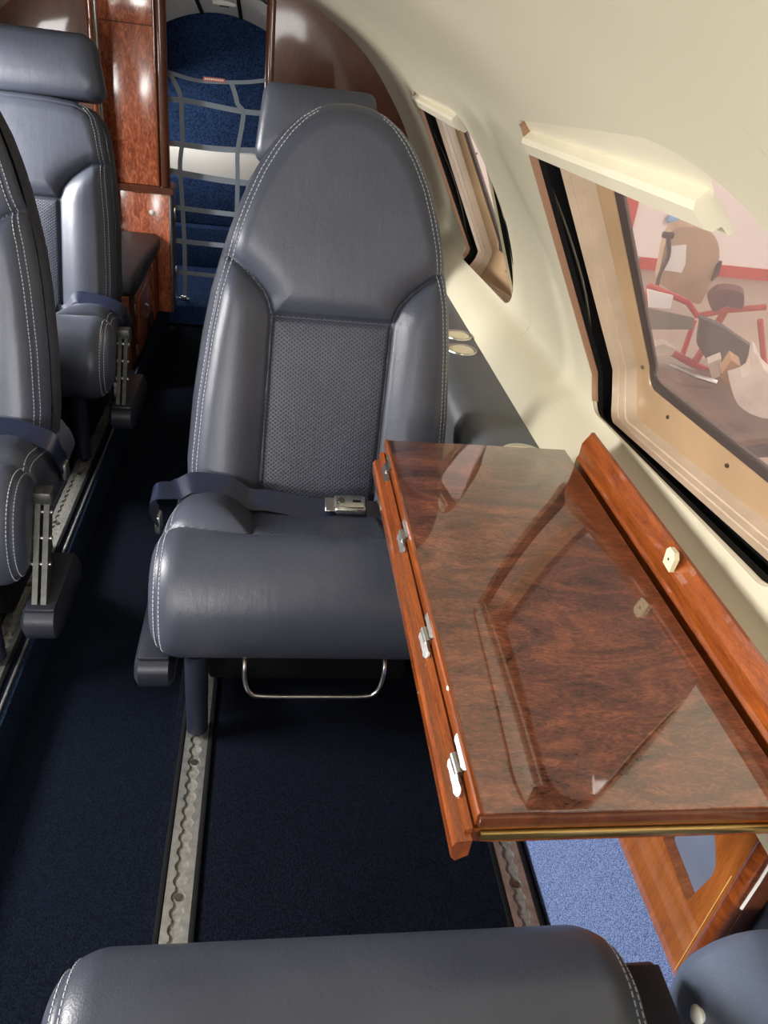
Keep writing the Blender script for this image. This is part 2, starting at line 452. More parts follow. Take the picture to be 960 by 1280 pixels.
# windows ----------------------------------------------------------
m, nt, b = new_mat('rosy_scratched_acrylic')
out = nt.nodes['Material Output']; nt.nodes.remove(b)
tr = nt.nodes.new('ShaderNodeBsdfTransparent'); tr.inputs[0].default_value = (.90, .80, .76, 1)
gl = nt.nodes.new('ShaderNodeBsdfGlossy'); gl.inputs['Roughness'].default_value = .05; gl.inputs[0].default_value = (1, .93, .9, 1)
tl = nt.nodes.new('ShaderNodeBsdfTranslucent'); tl.inputs[0].default_value = (.95, .78, .74, 1)
m1 = nt.nodes.new('ShaderNodeMixShader'); m1.inputs[0].default_value = .16; nt.links.new(tr.outputs[0], m1.inputs[1]); nt.links.new(tl.outputs[0], m1.inputs[2])
m2 = nt.nodes.new('ShaderNodeMixShader'); m2.inputs[0].default_value = .05; nt.links.new(m1.outputs[0], m2.inputs[1]); nt.links.new(gl.outputs[0], m2.inputs[2])
nt.links.new(m2.outputs[0], out.inputs[0]); M_GLASS = m
for name, w in WIN.items():
    cq = np.mean(w['q'], axis=0); base = surf(cq[0], min(q[1] for q in w['q']), .03)
    E0 = bpy.data.objects.new(name, None); COL.objects.link(E0); E0.location = base; E0['kind'] = 'structure'; E0.empty_display_size = .05
    def L(loops, nm, mat):
        v, f = loft([ring(w, i, d) for i, d in loops]); return mesh(nm, v, f, mat, E0)
    v, f = loft([ring(w, i, d)[4:16] for i, d in ((-.001, -.0010), (.0012, -.0010), (.0022, .003), (.0018, .010), (-.001, .012))])
    n = 12; mesh('opening_edging', v, [(a * n + k, a * n + k + 1, (a + 1) * n + k + 1, (a + 1) * n + k) for a in range(4) for k in range(n - 1)], M_EDGE, E0)
    L([(-.001, .001), (.0008, .004), (.0008, .008)], 'opening_lip', M_CREAM)
    L([(.0008, .008), (.0008, .020), (-.016, .022), (-.016, .042), (.001, .043)], 'shadow_gap', M_BLACK)  # black lining: shade inside the gap is put into the colour
    L([(.0, .044), (.001, .039), (.003, .050), (.0045, .0505), (.006, .062), (.0075, .0625), (.009, .076), (.010, .083)], 'reveal', M_SHEER)
    fr = L([(.010, .083), (.013, .086), (.040, .088), (.043, .091), (.045, .098)], 'window_frame', M_TAN)
    L([(.042, .093), (.045, .091), (.055, .094), (.057, .102)], 'gasket', M_GASKET)
    # pane : filled toward the middle so that it follows the curve of the wall
    loops = []
    qq = np.array(rounded(inset_poly(w['q'], .050), [max(.008, r - .03) for r in w['r']], 10)); c0 = qq.mean(0)
    for k in range(7): loops.append([surf(*(c0 + (p - c0) * (1 - k / 6.0)), .097) for p in qq])
    v, f = loft(loops); mesh('pane', v, f, M_GLASS, E0)
    # screws along the flange
    sq = rounded(inset_poly(w['q'], .028), [max(.008, r - .018) for r in w['r']], 10)
    tot = 0; last = None; nxt = .06
    for p in sq + [sq[0]]:
        p = np.array(p)
        if last is not None:
            seg = np.linalg.norm(p - last)
            while tot + seg > nxt:
                c = last + (p - last) * ((nxt - tot) / seg); a = surf(c[0], c[1], .083); bb = surf(c[0], c[1], .0895)
                MB().cyl(a, bb, .0035, 8).make('screw', M_DSTEEL, fr); nxt += .21
            tot += seg
        last = p
    # drawn-up shade filling the top of the recess, with its pull lip
    qs = [np.array(q_) for q_ in w['q']]                    # BL, TL, TR, BR
    l0, l1 = WL(*w['lip'][0]), WL(*w['lip'][1])
    topL, topR = qs[1], WL(*w['top'])
    v = []; nx, ns = 22, 6
    for j in range(ns + 1):
        for i in range(nx + 1):
            t = i / nx; a = topL + (topR - topL) * t; c = l0 + (l1 - l0) * t; k = j / ns
            p = a + (c - a) * k; v.append(surf(p[0], p[1], .007))
    f = [(j * (nx + 1) + i, j * (nx + 1) + i + 1, (j + 1) * (nx + 1) + i + 1, (j + 1) * (nx + 1) + i) for j in range(ns) for i in range(nx)]
    sh = mesh('window_shade', v, f, M_CREAM2, E0)
    v = []; f = []
    sect = [(-.008, .008), (-.008, -.006), (-.003, -.011), (.016, -.012), (.022, -.008), (.024, .000), (.034, .001), (.034, .008)]
    e = (l1 - l0) / np.linalg.norm(l1 - l0); nrm = np.array([-e[1], e[0]]); nrm = nrm if nrm[1] < 0 else -nrm
    for i in range(21):
        c = l0 + (l1 - l0) * i / 20
        for a, d in sect: q = c + nrm * a; v.append(surf(q[0], q[1], d))
    n = len(sect)
    for i in range(20):
        for k in range(n): f.append((i * n + k, i * n + (k + 1) % n, (i + 1) * n + (k + 1) % n, (i + 1) * n + k))
    f += [tuple(range(n))[::-1], tuple(20 * n + k for k in range(n))]
    mesh('shade_lip', v, f, M_CREAM2, sh, smooth=False)

# floor ------------------------------------------------------------
AL, AR, ZD = -.465, -.145, -.085               # dropped aisle
fl = struct(MB().box((AR, Y_FWD, -.12), (.47, 4.4, 0)).make('floor', M_CARPET, smooth=False))
struct(MB().box((-1.10, Y_FWD, -.12), (AL, 3.5, 0)).make('floor_left', M_CARPET, smooth=False))
struct(MB().box((AL, Y_FWD, -.16), (AR, 3.5, ZD)).make('floor_aisle', carpet('aisle_carpet', (.0013, .0024, .006), (.0048, .0082, .018), 420), smooth=False))
struct(MB().box((-1.10, 3.5, -.16), (AR, 4.4, 0.0), .012, 3).make('floor_aft', M_CARPETB))
struct(MB().prism([(AL - .001, 0, -.0), (AL + .012, 0, -.004), (AL + .02, 0, -.03), (AL + .022, 0, ZD), (AL - .001, 0, ZD)], (0, 3.5, 0)).make('trim_1', M_RISER))
struct(MB().box((AL - .002, .2, -.004), (AL + .003, 2.75, .003), .001).make('trim_2', M_ALU))
# sloped, carpeted foot of the side wall
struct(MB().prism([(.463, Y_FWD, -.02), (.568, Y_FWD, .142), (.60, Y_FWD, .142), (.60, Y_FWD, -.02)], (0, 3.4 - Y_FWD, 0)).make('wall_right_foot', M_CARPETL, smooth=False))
struct(MB().box((.60, Y_FWD, -.05), (.63, Y_BULK, .52)).make('wall_right_lower', M_DLEATHER, smooth=False))
struct(MB().box((mirx(.535), Y_FWD, -.05), (mirx(.63), -1.25, .52)).box((mirx(.535), -.45, -.05), (mirx(.63), Y_BULK, .52)).make('wall_left_lower', M_DLEATHER, smooth=False))

# bulkheads and baggage bay -----------------------------------------
poly = [(p[0] + .012, Y_BULK - .02, p[1] + .01) for p in PR if p[0] > -.02]
poly = [(-.03, Y_BULK - .02, -.0), (.62, Y_BULK - .02, 0)] + poly + [(-.03, Y_BULK - .02, poly[-1][2])]
struct(MB().prism(poly, (0, .04, 0)).make('wall_aft_right', M_WOODD, smooth=False))
struct(MB().tube([(-.028, Y_BULK, 0), (-.028, Y_BULK, 1.24)], .024, 14).make('trim_3', M_WOODD))
YP = 3.30
poly = [(mirx(p[0]) - .012, YP, p[1] + .01) for p in PR if p[0] > -.02][::-1]
poly = [(-.66, YP, .345), (-.66, YP, poly[0][2])] + [q for q in poly if q[0] < -.675] + [(-1.2, YP, .345)]
struct(MB().prism(poly, (0, .03, 0)).make('wall_aft_left', M_WOODD, smooth=False))
struct(MB().tube([(-.658, YP - .004, .345), (-.658, YP - .004, 1.225)], .011, 12).make('trim_8', M_WOODE))
YW = 4.3
arch = lambda x: 1.128 - 1.05 * (x + .27) ** 2
xs = np.linspace(-.95, .35, 40)
struct(MB().prism([(-.95, YW, .545), (.35, YW, .545)] + [(x, YW, arch(x) + .02) for x in xs[::-1]], (0, .03, 0)).make('wall_back', M_CARPETB, smooth=False))
struct(MB().box((-.95, YW - .05, .415), (.35, YW + .03, .548), .006).make('trim_4', M_WHITE))
struct(MB().box((-.95, YW - .10, .20), (.35, YW + .03, .418), .01).box((-.95, YW - .16, 0), (.35, YW + .03, .20), .01).make('wall_back_lower', M_CARPETB))
bz = lambda x, y: arch(x) + (YW - y) / .7 * .10
v = [(x, y, bz(x, y) + dz) for dz in (0, .02) for y in (Y_BULK - .02, YW + .04) for x in xs]; n = len(xs)
f = [(i, i + 1, n + i + 1, n + i) for i in range(n - 1)] + [(2 * n + i, 3 * n + i, 3 * n + i + 1, 2 * n + i + 1) for i in range(n - 1)]
struct(mesh('ceiling_aft', v, f, M_BAY))
struct(MB().box((-1.3, Y_BULK - .02, 1.215), (.6, Y_BULK + .02, 1.34)).make('wall_aft_header', M_WOODD, smooth=False))
struct(MB().box((-.97, Y_BULK, 0), (-.94, YW, 1.0)).make('wall_aft_side', M_WHITE, smooth=False))
struct(MB().box((.34, Y_BULK, 0), (.37, YW, 1.0)).make('wall_aft_side_right', M_WHITE, smooth=False))
for q, (xa, xb) in enumerate(((-.352, -.338), (-.175, -.160))):
    struct(MB().ribbon([((xa + xb) / 2, Y_BULK + .01, bz(xa, Y_BULK) - .003), ((xa + xb) / 2 - .01, YW - .005, arch(xa) - .003)], (1, 0, 0), .016, .003).make('trim_%d' % (5 + q), M_BLACK, smooth=False))
ft = thing('ceiling_fitting', 'small white oblong air outlet in the baggage bay ceiling', 'air outlet', (-.235, 3.98, 1.155))
MB().box((-.285, 3.95, 1.158), (-.185, 4.02, 1.178), .006).make('housing', M_WHITE, ft)
MB().box((-.255, 3.97, 1.154), (-.215, 3.99, 1.160), .002).make('slot', M_BLACK, ft)
d = bpy.data.lights.new('bay_fill', 'AREA'); d.size = .25; d.energy = 2.4; d.color = (1, .97, .93)  # added fill with no fitting, brightens the baggage bay
o = bpy.data.objects.new('bay_fill', d); COL.objects.link(o); o.location = (-.55, 3.95, .85); o.rotation_euler = (0, math.radians(-25), 0)

# ------------------------------------------------------------------ seats
# local seat frame: x across, y to the rear, z up; cushion front near y = 0
TILT = math.radians(17)
BY, BZ = .365, .30                               # foot of the backrest plane
def seg_dist(px, py, poly):
    d = np.full(px.shape, 9.0)
    for (ax, ay), (bx, by) in zip(poly[:-1], poly[1:]):
        vx, vy = bx - ax, by - ay; L2 = vx * vx + vy * vy + 1e-12
        t = np.clip(((px - ax) * vx + (py - ay) * vy) / L2, 0, 1)
        d = np.minimum(d, np.hypot(px - ax - t * vx, py - ay - t * vy))
    return d
def split_grid(pos, reg, names, parent, mats):
    """pos (N,M,3); reg (N-1,M-1) region index per face -> one mesh per region"""
    N, M, _ = pos.shape; flat = pos.reshape(-1, 3); res = {}
    gu = np.gradient(pos, axis=1); gv = np.gradient(pos, axis=0); nn = np.cross(gu, gv)
    nn = (nn / np.maximum(np.linalg.norm(nn, axis=2, keepdims=True), 1e-12)).reshape(-1, 3)
    for k, nm in enumerate(names):
        jj, ii = np.nonzero(reg == k)
        if len(jj) == 0: continue
        a = jj * M + ii; f = np.stack([a, a + 1, a + M + 1, a + M], 1)
        u, inv = np.unique(f, return_inverse=True); f = inv.reshape(f.shape)
        o_ = mesh(nm, flat[u], f, mats[k], parent, angle=180, local=True)
        o_.data.normals_split_custom_set_from_vertices([tuple(q_) for q_ in nn[u]]); res.setdefault(nm, []).append(o_)
    return res
class Back:
    """upholstered backrest: outline half-width table, seams, height field"""
    def __init__(s, table, cw, ctop, bx, btop, lean=0.0):
        s.S = np.array([t[0] for t in table]); s.Wd = np.array([t[1] for t in table]); s.top = s.S[-1]
        s.cw, s.ctop, s.bx, s.btop, s.lean = cw, ctop, bx, btop, lean
        ss = np.concatenate([np.linspace(0, s.top * .8, 40), s.top * .8 + s.top * .2 * np.sin(np.linspace(0, math.pi / 2, 40))[1:]])
        s.rows = ss
        s.outl = [(s.w(q), q) for q in ss]
        s.full = [(-.40, -.1)] + [(-a, b) for a, b in s.outl] + [(a, b) for a, b in s.outl[::-1]] + [(.40, -.1)]
        s.full = [(-s.w(0), -.2)] + [(-a, b) for a, b in s.outl] + [(a, b) for a, b in s.outl[::-1]] + [(s.w(0), -.2)]
        k = np.linspace(0, 1, 10)
        curve = [(cw + (bx - cw) * t, ctop + (btop - ctop) * (t ** .55)) for t in k] + [(.27, btop + .012)]
        s.seams = [[(-cw, ctop), (cw, ctop)], [(cw, -.1), (cw, ctop)] + curve, [(-cw, -.1), (-cw, ctop)] + [(-a, b) for a, b in curve]]
        s.curve = curve
    def w(s, q): return float(np.interp(q, s.S, s.Wd))
    def wv(s, q): return np.interp(q, s.S, s.Wd)
    def h(s, x, q):
        x = np.asarray(x, float); q = np.asarray(q, float)
        d = seg_dist(x, q, s.full); r = .045
        k = np.clip(d / r, 0, 1); hh = .045 * np.sqrt(np.clip(1 - (1 - k) ** 2, 0, 1))
        ax = np.abs(x); wd = s.wv(q)
        cs = np.interp(ax, [c[0] for c in s.curve], [c[1] for c in s.curve])
        t = np.clip((ax - s.cw) / np.maximum(wd - s.cw, .02), 0, 1)
        bol = (ax > s.cw) & (q < cs); cen = (ax <= s.cw) & (q < s.ctop)
        ds = np.full(x.shape, 9.0)
        for sm in s.seams: ds = np.minimum(ds, seg_dist(x, q, sm))
        soft = np.sqrt(1 - np.exp(-(ds / .030) ** 2))
        hh = hh + soft * np.where(bol, .030 * np.sin(math.pi * np.clip(t * .92 + .04, 0, 1)) ** .7, np.where(cen, .004, .020))
        hh = hh - .009 * np.exp(-(ds / .0036) ** 2)
        de = np.abs(d - .017)
        hh = hh - .0028 * np.exp(-(de / .0028) ** 2)
        return hh
    def to3(s, x, q, h):
        # lean: sideways shear of the whole back
        x = x + s.lean * q
        return np.stack([x, BY + q * math.sin(TILT) - h * math.cos(TILT), BZ + q * math.cos(TILT) + h * math.sin(TILT)], -1)
    def build(s, root, mlea, mperf):
        nu = 161; u = np.linspace(-1, 1, nu)
        u = np.sign(u) * (1 - (1 - np.abs(u)) ** 1.35)
        rows = np.concatenate([np.linspace(0, s.top * .8, 130), s.top * .8 + s.top * .2 * (1 - (1 - np.linspace(0, 1, 46)[1:]) ** 2)])
        rows[-1] = s.top - 1e-4
        Q = np.repeat(rows[:, None], nu, 1); X = u[None, :] * s.wv(rows)[:, None]
        pos = s.to3(X, Q, s.h(X, Q))
        xc = .25 * (X[:-1, :-1] + X[1:, :-1] + X[:-1, 1:] + X[1:, 1:]); qc = .25 * (Q[:-1, :-1] + Q[1:, :-1] + Q[:-1, 1:] + Q[1:, 1:])
        ax = np.abs(xc); cs = np.interp(ax, [c[0] for c in s.curve], [c[1] for c in s.curve])
        reg = np.where((ax <= s.cw) & (qc < s.ctop), 0, np.where((ax > s.cw) & (qc < cs), np.where(xc < 0, 1, 2), 3))
        split_grid(pos, reg, ['center_panel', 'side_bolster', 'side_bolster', 'upper_panel'], root, [mperf, mlea, mlea, mlea])
        # side boxing and rear shell
        n = len(s.full); L = np.array([(-s.w(0), 0)] + [(-a, b) for a, b in s.outl] + [(a, b) for a, b in s.outl[::-1]] + [(s.w(0), 0)])
        rings = []
        for inset, hh in ((0, .001), (-.004, -.02), (-.004, -.06), (.008, -.085), (.04, -.10), (.12, -.112)):
            c = np.array([0, s.top * .45])
            g = L - c; ln = np.linalg.norm(g, axis=1)[:, None]; g2 = c + g * (1 - inset / ln)
            rings.append(s.to3(g2[:, 0], g2[:, 1], np.full(len(g2), hh)))
        m = len(L); v = np.concatenate(rings); f = []
        for j in range(len(rings) - 1):
            for i in range(m - 1): f.append((j * m + i, (j + 1) * m + i, (j + 1) * m + i + 1, j * m + i + 1))
        f.append(tuple((len(rings) - 1) * m + i for i in range(m)))
        mesh('back_shell', v, f, M_BACKSHELL, root, angle=50, local=True)
        # stitching
        mb = MB()
        for off in (.0125, .0215):
            stitch_line(mb, [(-(a - off), b) if b < s.top - off else None for a, b in s.outl], s)
            stitch_line(mb, [((a - off), b) if b < s.top - off else None for a, b in s.outl], s)
        mb.make('stitching', M_STITCH, root, smooth=False, local=True)['kind'] = 'stuff'
def stitch_line(mb, pts, bk, step=.0078, ln=.0052):
    p = np.array([q for q in pts if q is not None and q[0] * np.sign(q[0]) > .004]); L = np.concatenate([[0], np.cumsum(np.linalg.norm(np.diff(p, axis=0), axis=1))])
    for a in np.arange(.05, L[-1], step):
        x0, q0 = np.interp(a, L, p[:, 0]), np.interp(a, L, p[:, 1]); x1, q1 = np.interp(a + ln, L, p[:, 0]), np.interp(a + ln, L, p[:, 1])
        A = bk.to3(np.array([x0]), np.array([q0]), bk.h([x0], [q0]) + .0004)[0]; B = bk.to3(np.array([x1]), np.array([q1]), bk.h([x1], [q1]) + .0004)[0]
        dash(mb, A, B)
def dash(mb, A, B, r=.0009):
    A, B = Vector(A), Vector(B); t = (B - A)
    if t.length < 1e-5: return
    mb.tube([A, B], r, 4)

CUSH = np.array(smooth_path([(.20, .205), (.10, .200), (.035, .212), (.004, .262), (.008, .322), (.040, .378), (.085, .402), (.135, .398), (.22, .372), (.32, .342), (.42, .318), (.48, .31)], 14))
CL = np.concatenate([[0], np.cumsum(np.linalg.norm(np.diff(CUSH, axis=0), axis=1))])
_ct = np.gradient(CUSH, axis=0); _ct /= np.linalg.norm(_ct, axis=1)[:, None]
CNRM = np.stack([-_ct[:, 1], _ct[:, 0]], 1)
L_SEAM = float(np.interp(.128, CUSH[60:, 0], CL[60:]))
class Cushion:
    hw, cw, r, sm = .275, .120, .05, 0
    def h(s, x, l):
        x = np.asarray(x, float); l = np.asarray(l, float); ax = np.abs(x)
        k = np.clip((s.hw - ax) / s.r, 0, 1); hh = s.r * (np.sqrt(np.clip(1 - (1 - k) ** 2, 0, 1)) - 1)
        ls = s.sm + .022 * np.clip((ax - .10) / .12, 0, 1.4) ** 1.5
        rear = l > ls
        t = np.clip((ax - s.cw) / (s.hw - s.cw), 0, 1)
        d = np.minimum(np.where(rear, np.abs(ax - s.cw), 9.0), np.abs(l - ls)); d = np.where((ax < s.cw) & ~rear, np.abs(l - ls), d)
        soft = np.sqrt(1 - np.exp(-(d / .030) ** 2))
        hh = hh + soft * np.where(rear & (ax > s.cw), .034 * np.sin(math.pi * np.clip(t * .92 + .04, 0, 1)) ** .7, np.where(rear, -.004, .008))
        hh = hh - .007 * np.exp(-(d / .0052) ** 2)
        de = np.abs((s.hw - ax) - .016)
        hh = hh - .0028 * np.exp(-(de / .003) ** 2)
        return hh
    def bulge(s, l): return 1 + .035 * np.sin(math.pi * np.clip(l / (CL[-1] * .75), 0, 1))
    def to3(s, x, l, h):
        y = np.interp(l, CL, CUSH[:, 0]); z = np.interp(l, CL, CUSH[:, 1])
        ny = np.interp(l, CL, CNRM[:, 0]); nz = np.interp(l, CL, CNRM[:, 1])
        return np.stack([x * s.bulge(l), y + ny * h, z + nz * h], -1)
    def build(s, root, mlea, mperf):
        nu = 151; u = np.linspace(-1, 1, nu); u = np.sign(u) * (1 - (1 - np.abs(u)) ** 1.5)
        l = np.linspace(0, CL[-1], 190); Lm = np.repeat(l[:, None], nu, 1); X = np.repeat((u * s.hw)[None, :], len(l), 0)
        pos = s.to3(X, Lm, s.h(X, Lm))
        xc = .5 * (X[:-1, :-1] + X[:-1, 1:]); lc = .5 * (Lm[:-1, :-1] + Lm[1:, :-1])
        reg = np.where(lc < s.sm + .022 * np.clip((np.abs(xc) - .10) / .12, 0, 1.4) ** 1.5, 0, np.where(np.abs(xc) <= s.cw, 1, np.where(xc < 0, 2, 3)))
        split_grid(pos, reg, ['cushion_front', 'cushion_center', 'cushion_bolster', 'cushion_bolster'], root, [mlea, mperf, mlea, mlea])
        # flanks and underside
        v = []; f = []; n = len(l)
        for sd in (0, nu - 1):
            k = len(v); v += [tuple(p) for p in pos[:, sd]]; f.append(tuple(range(k, k + n)))
        for i in range(1):
            f.append((0, n, n + n - 1, n - 1))
        mesh('cushion_base', v, f, mlea, root, smooth=False, local=True)
        mb = MB()
        for off in (.0115, .0205):
            for sg in (-1, 1):
                x = sg * (s.hw - off)
                for a in np.arange(.13, CL[-1] - .12, .0078):
                    A, B = [s.to3(np.array([x]), np.array([q]), s.h([x], [q]) + .0004)[0] for q in (a, a + .0052)]
                    dash(mb, A, B)
        mb.make('stitching', M_STITCH, root, smooth=False, local=True)['kind'] = 'stuff'

EGG = [(0, .250), (.10, .256), (.22, .250), (.34, .238), (.42, .226), (.48, .212), (.53, .199), (.58, .183), (.63, .163), (.67, .141), (.70, .120), (.725, .096), (.745, .066), (.756, .038), (.760, 0)]
SQB = [(0, .245), (.12, .250), (.30, .246), (.45, .234), (.52, .224), (.56, .212), (.585, .19), (.60, .15), (.606, .08), (.607, 0)]
SQC = [(0, .240), (.12, .240), (.30, .225), (.40, .21), (.44, .20), (.46, .19), (.485, .165), (.495, .13), (.499, .08), (.50, 0)]
def make_seat(label, loc, rz, kind, arm, trackx, group=None, belt=True, hw_head=.2, strut=True, seam=0.0, hb=.165, btab=None, arm_len=.40, ady=0.0, adz=0.0):
    root = thing('cabin_seat', label, 'seat', loc, rz, group)
    cu = Cushion(); cu.sm = L_SEAM + seam; cu.build(root, M_LEATHER, M_PERF)
    if kind == 'egg': bk = Back(EGG, .113, .385, .2, .485, .03)
    else: bk = Back(btab or SQB, .10, .34, .19, .44 if not btab else .42, .0)
    bk.build(root, M_LEATHER, M_PERF)
    if kind != 'egg':
        # separate head cushion on top of the back
        v = []; f = []
        t = TILT * .75; s0 = bk.top
        def hp(x, q, d): return (x, BY + (s0 - .002) * math.sin(TILT) + q * math.sin(t) - d * math.cos(t), BZ + (s0 - .002) * math.cos(TILT) + q * math.cos(t) + d * math.sin(t))
        rows = []
        for ins, d in ((.012, -.055), (0, -.045), (-.002, -.01), (.0, .03), (.006, .046), (.022, .056), (.06, .060)):
            pts = rounded([(-hw_head + ins, .004 + ins), (hw_head - ins, .004 + ins), (hw_head * .86 - ins, hb - ins), (-hw_head * .86 + ins, hb - ins)], .03, 6)
            rows.append([hp(a, b, d) for a, b in pts])
        v, f = loft(rows); n = len(rows[0]); f += [tuple(range(n))[::-1], tuple((len(rows) - 1) * n + i for i in range(n))]
        mesh('headrest', v, f, M_LEATHER, root, angle=50, local=True)
    # base: pan, valance, legs on the two floor tracks, front loop
    MB().box((-.23, .09, .165), (.23, .46, .215), .01).make('seat_pan', M_BLACK, root, local=True)
    MB().box((-.20, .16, .02), (.20, .46, .17), .015).make('under_seat_box', M_BLACK, root, local=True)
    for tx in trackx:
        for ly in (.045, .42):
            mb = MB().tube([(tx, ly, .014), (tx, ly, .10), (tx, ly, .101), (tx, ly, .205)], [.0195, .0195, .0205, .0205], 16)
            lg = mb.make('leg', M_NAVYTUBE, root, local=True)
            MB().cyl((tx, ly, .0045), (tx, ly, .015), .012, 12).make('foot', M_BLACK, lg, local=True)
    pts = [(-.145, .16, .20), (-.145, .07, .20)]
    path = smooth_path([(-.125, .09, .200), (-.125, .04, .185), (-.123, .030, .150), (-.113, .026, .125), (-.090, .025, .117), (0, .025, .116), (.090, .025, .117), (.113, .026, .125), (.123, .030, .150), (.125, .04, .185), (.125, .09, .200)], 5)
    MB().tube(path, .0042, 10).make('release_bar', M_STEEL, root, local=True)
    # stowed armrest beside the cushion, on its metal strut
    if arm:
        a = arm
        pts = rounded([(.055, .10), (.40, .10), (.40, .165), (.055, .165)], .022, 5)
        rows = []
        for ins, dx in ((.010, -.034), (0, -.026), (0, .026), (.010, .034)):
            q = rounded(inset_poly([(.055 + ady, .095), (arm_len + ady, .095), (arm_len + ady, .160), (.055 + ady, .160)], ins), .024, 5)
            rows.append([(a * (.300) + dx, y, z) for y, z in [(q_[0], q_[1] + adz) for q_ in q]])
        v, f = loft(rows); n = len(rows[0]); f += [tuple(range(n))[::-1], tuple((len(rows) - 1) * n + i for i in range(n))]
        ar = mesh('armrest', v, f, M_DLEATHER, root, angle=40, local=True)
        MB().box((a * .300 - .027, .07 + ady, .158 + adz), (a * .300 + .027, arm_len + ady - .015, .166 + adz), .003).make('armrest_top', M_DLEATHER, ar, local=True)
        arm = arm if strut else 0
    if arm:
        mb = MB()
        x = a * .296
        A, B = Vector((x, .10 + ady, .165)), Vector((x + a * .0, .20 + ady, .335))
        for dx in (-.0075, .0085):
            mb.prism([(x + dx - .005, A.y - .016, A.z), (x + dx - .005, A.y + .016, A.z), (x + dx - .005, B.y + .014, B.z), (x + dx - .005, B.y - .014, B.z)], (.010, 0, 0))
        st = mb.make('armrest_strut', M_STRUT, root, smooth=False, local=True)
        for k in (.35, .6, .85):
            p = A.lerp(B, k); MB().cyl((p.x - .017, p.y, p.z), (p.x + .017, p.y, p.z), .005, 10).make('pivot_pin', M_STEEL, st, local=True)
        MB().box((x - .018, B.y - .018, B.z - .012), (x + .018, B.y + .016, B.z + .016), .005).make('strut_head', M_STRUT, st, local=True)
    if belt:
        be = root
        zc = lambda x, l, d: tuple(cu.to3(np.array([x]), np.array([l]), cu.h([x], [l]) + d)[0])
        lb = float(np.interp(.285, CUSH[60:, 0], CL[60:]))
        lo = lb - .012
        pL = [(-.305, .33, .295), (-.312, .30, .34), (-.300, .275, .385)] + [zc(x, lo + .0 * x, d) for x, d in ((-.262, .034), (-.235, .020), (-.20, .012), (-.165, .012), (-.13, .016), (-.095, .022), (-.05, .016), (-.01, .011), (.025, .010))]
        wd = [(0, -1, -.2)] * 3 + [(0, -1, -.55)] * 9
        pL = smooth_path(pL, 5); wdd = [Vector(wd[min(i // 5, len(wd) - 1)]) for i in range(len(pL))]
        lo_i = MB().ribbon(pL, wdd, .046, .0011).make('belt_strap', M_STRAP, be, local=True)
        pR = smooth_path([zc(.095, lo, .010), zc(.12, lo, .016), zc(.150, lo, .026), zc(.18, lo, .014), zc(.22, lo, .010), zc(.25, lo, .018), (.281, .285, .37), (.288, .30, .33), (.286, .34, .29)], 5)
        MB().ribbon(pR, (0, -1, -.5), .046, .0011).make('belt_strap', M_STRAP, be, local=True)
        for sx, e in ((-1, .305), (1, .287)):
            MB().box((sx * e - .006, .315, .262), (sx * e + .006, .345, .302), .004).make('anchor_hook', M_STEEL, be, local=True)
        c = zc(.062, lo, .020)
        Mx = Matrix.Translation(c) @ Matrix.Rotation(math.radians(14), 4, 'X')
        bu = MB().box((-.030, -.021, -.006), (.030, .021, .009), .005, 3, Mx).make('buckle', M_STEEL, be, local=True)
        MB().box((-.022, -.016, .0085), (.026, .016, .0125), .002, 2, Mx).make('buckle_flap', M_STEEL, bu, local=True)
        MB().cyl(Mx @ Vector((-.018, 0, .012)), Mx @ Vector((-.018, 0, .0145)), .007, 14).make('rivet', M_DSTEEL, bu, local=True)
        MB().box((.004, -.003, .0122), (.020, .003, .0130), 0, 1, Mx).make('slot', M_BLACK, bu, local=True)
        MB().box((-.048, -.018, -.002), (-.028, .018, .002), .001, 1, Mx).make('tongue', M_STEEL, bu, local=True)
    return root
TR_R = (-.100, .435)
TR_L = (-.506, -1.04)
s1 = make_seat('blue-grey leather seat with tall oval back beside the unfolded table, facing the photographer', (.108, .975, 0), 0, 'egg', -.95, (-.208, .327), strut=False)
s2 = make_seat('blue-grey leather seat with oval back across the aisle from the table', (-.70, 1.16, 0), 0, 'egg', 1, (.194, -.34), arm_len=.27, ady=-.06)
s3 = make_seat('leather seat with separate square headrest beside the low leather-topped cabinet', (-.70, 1.99, 0), 0, 'square', 1, (.194, -.34), hw_head=.225, arm_len=.33)
s4 = make_seat('leather seat with narrow square headrest against the aft wood bulkhead', (.125, 1.98, 0), 0, 'square', 0, (-.225, .31), belt=False, hw_head=.185, hb=.215, btab=SQC)
s5 = make_seat('leather seat turned to face the oval-backed table seat, only its cushion edge showing', (.108, .448, 0), math.pi, 'egg', -1.07, (-.327, .208), belt=False, seam=.06, strut=False, adz=.15, ady=-.03)

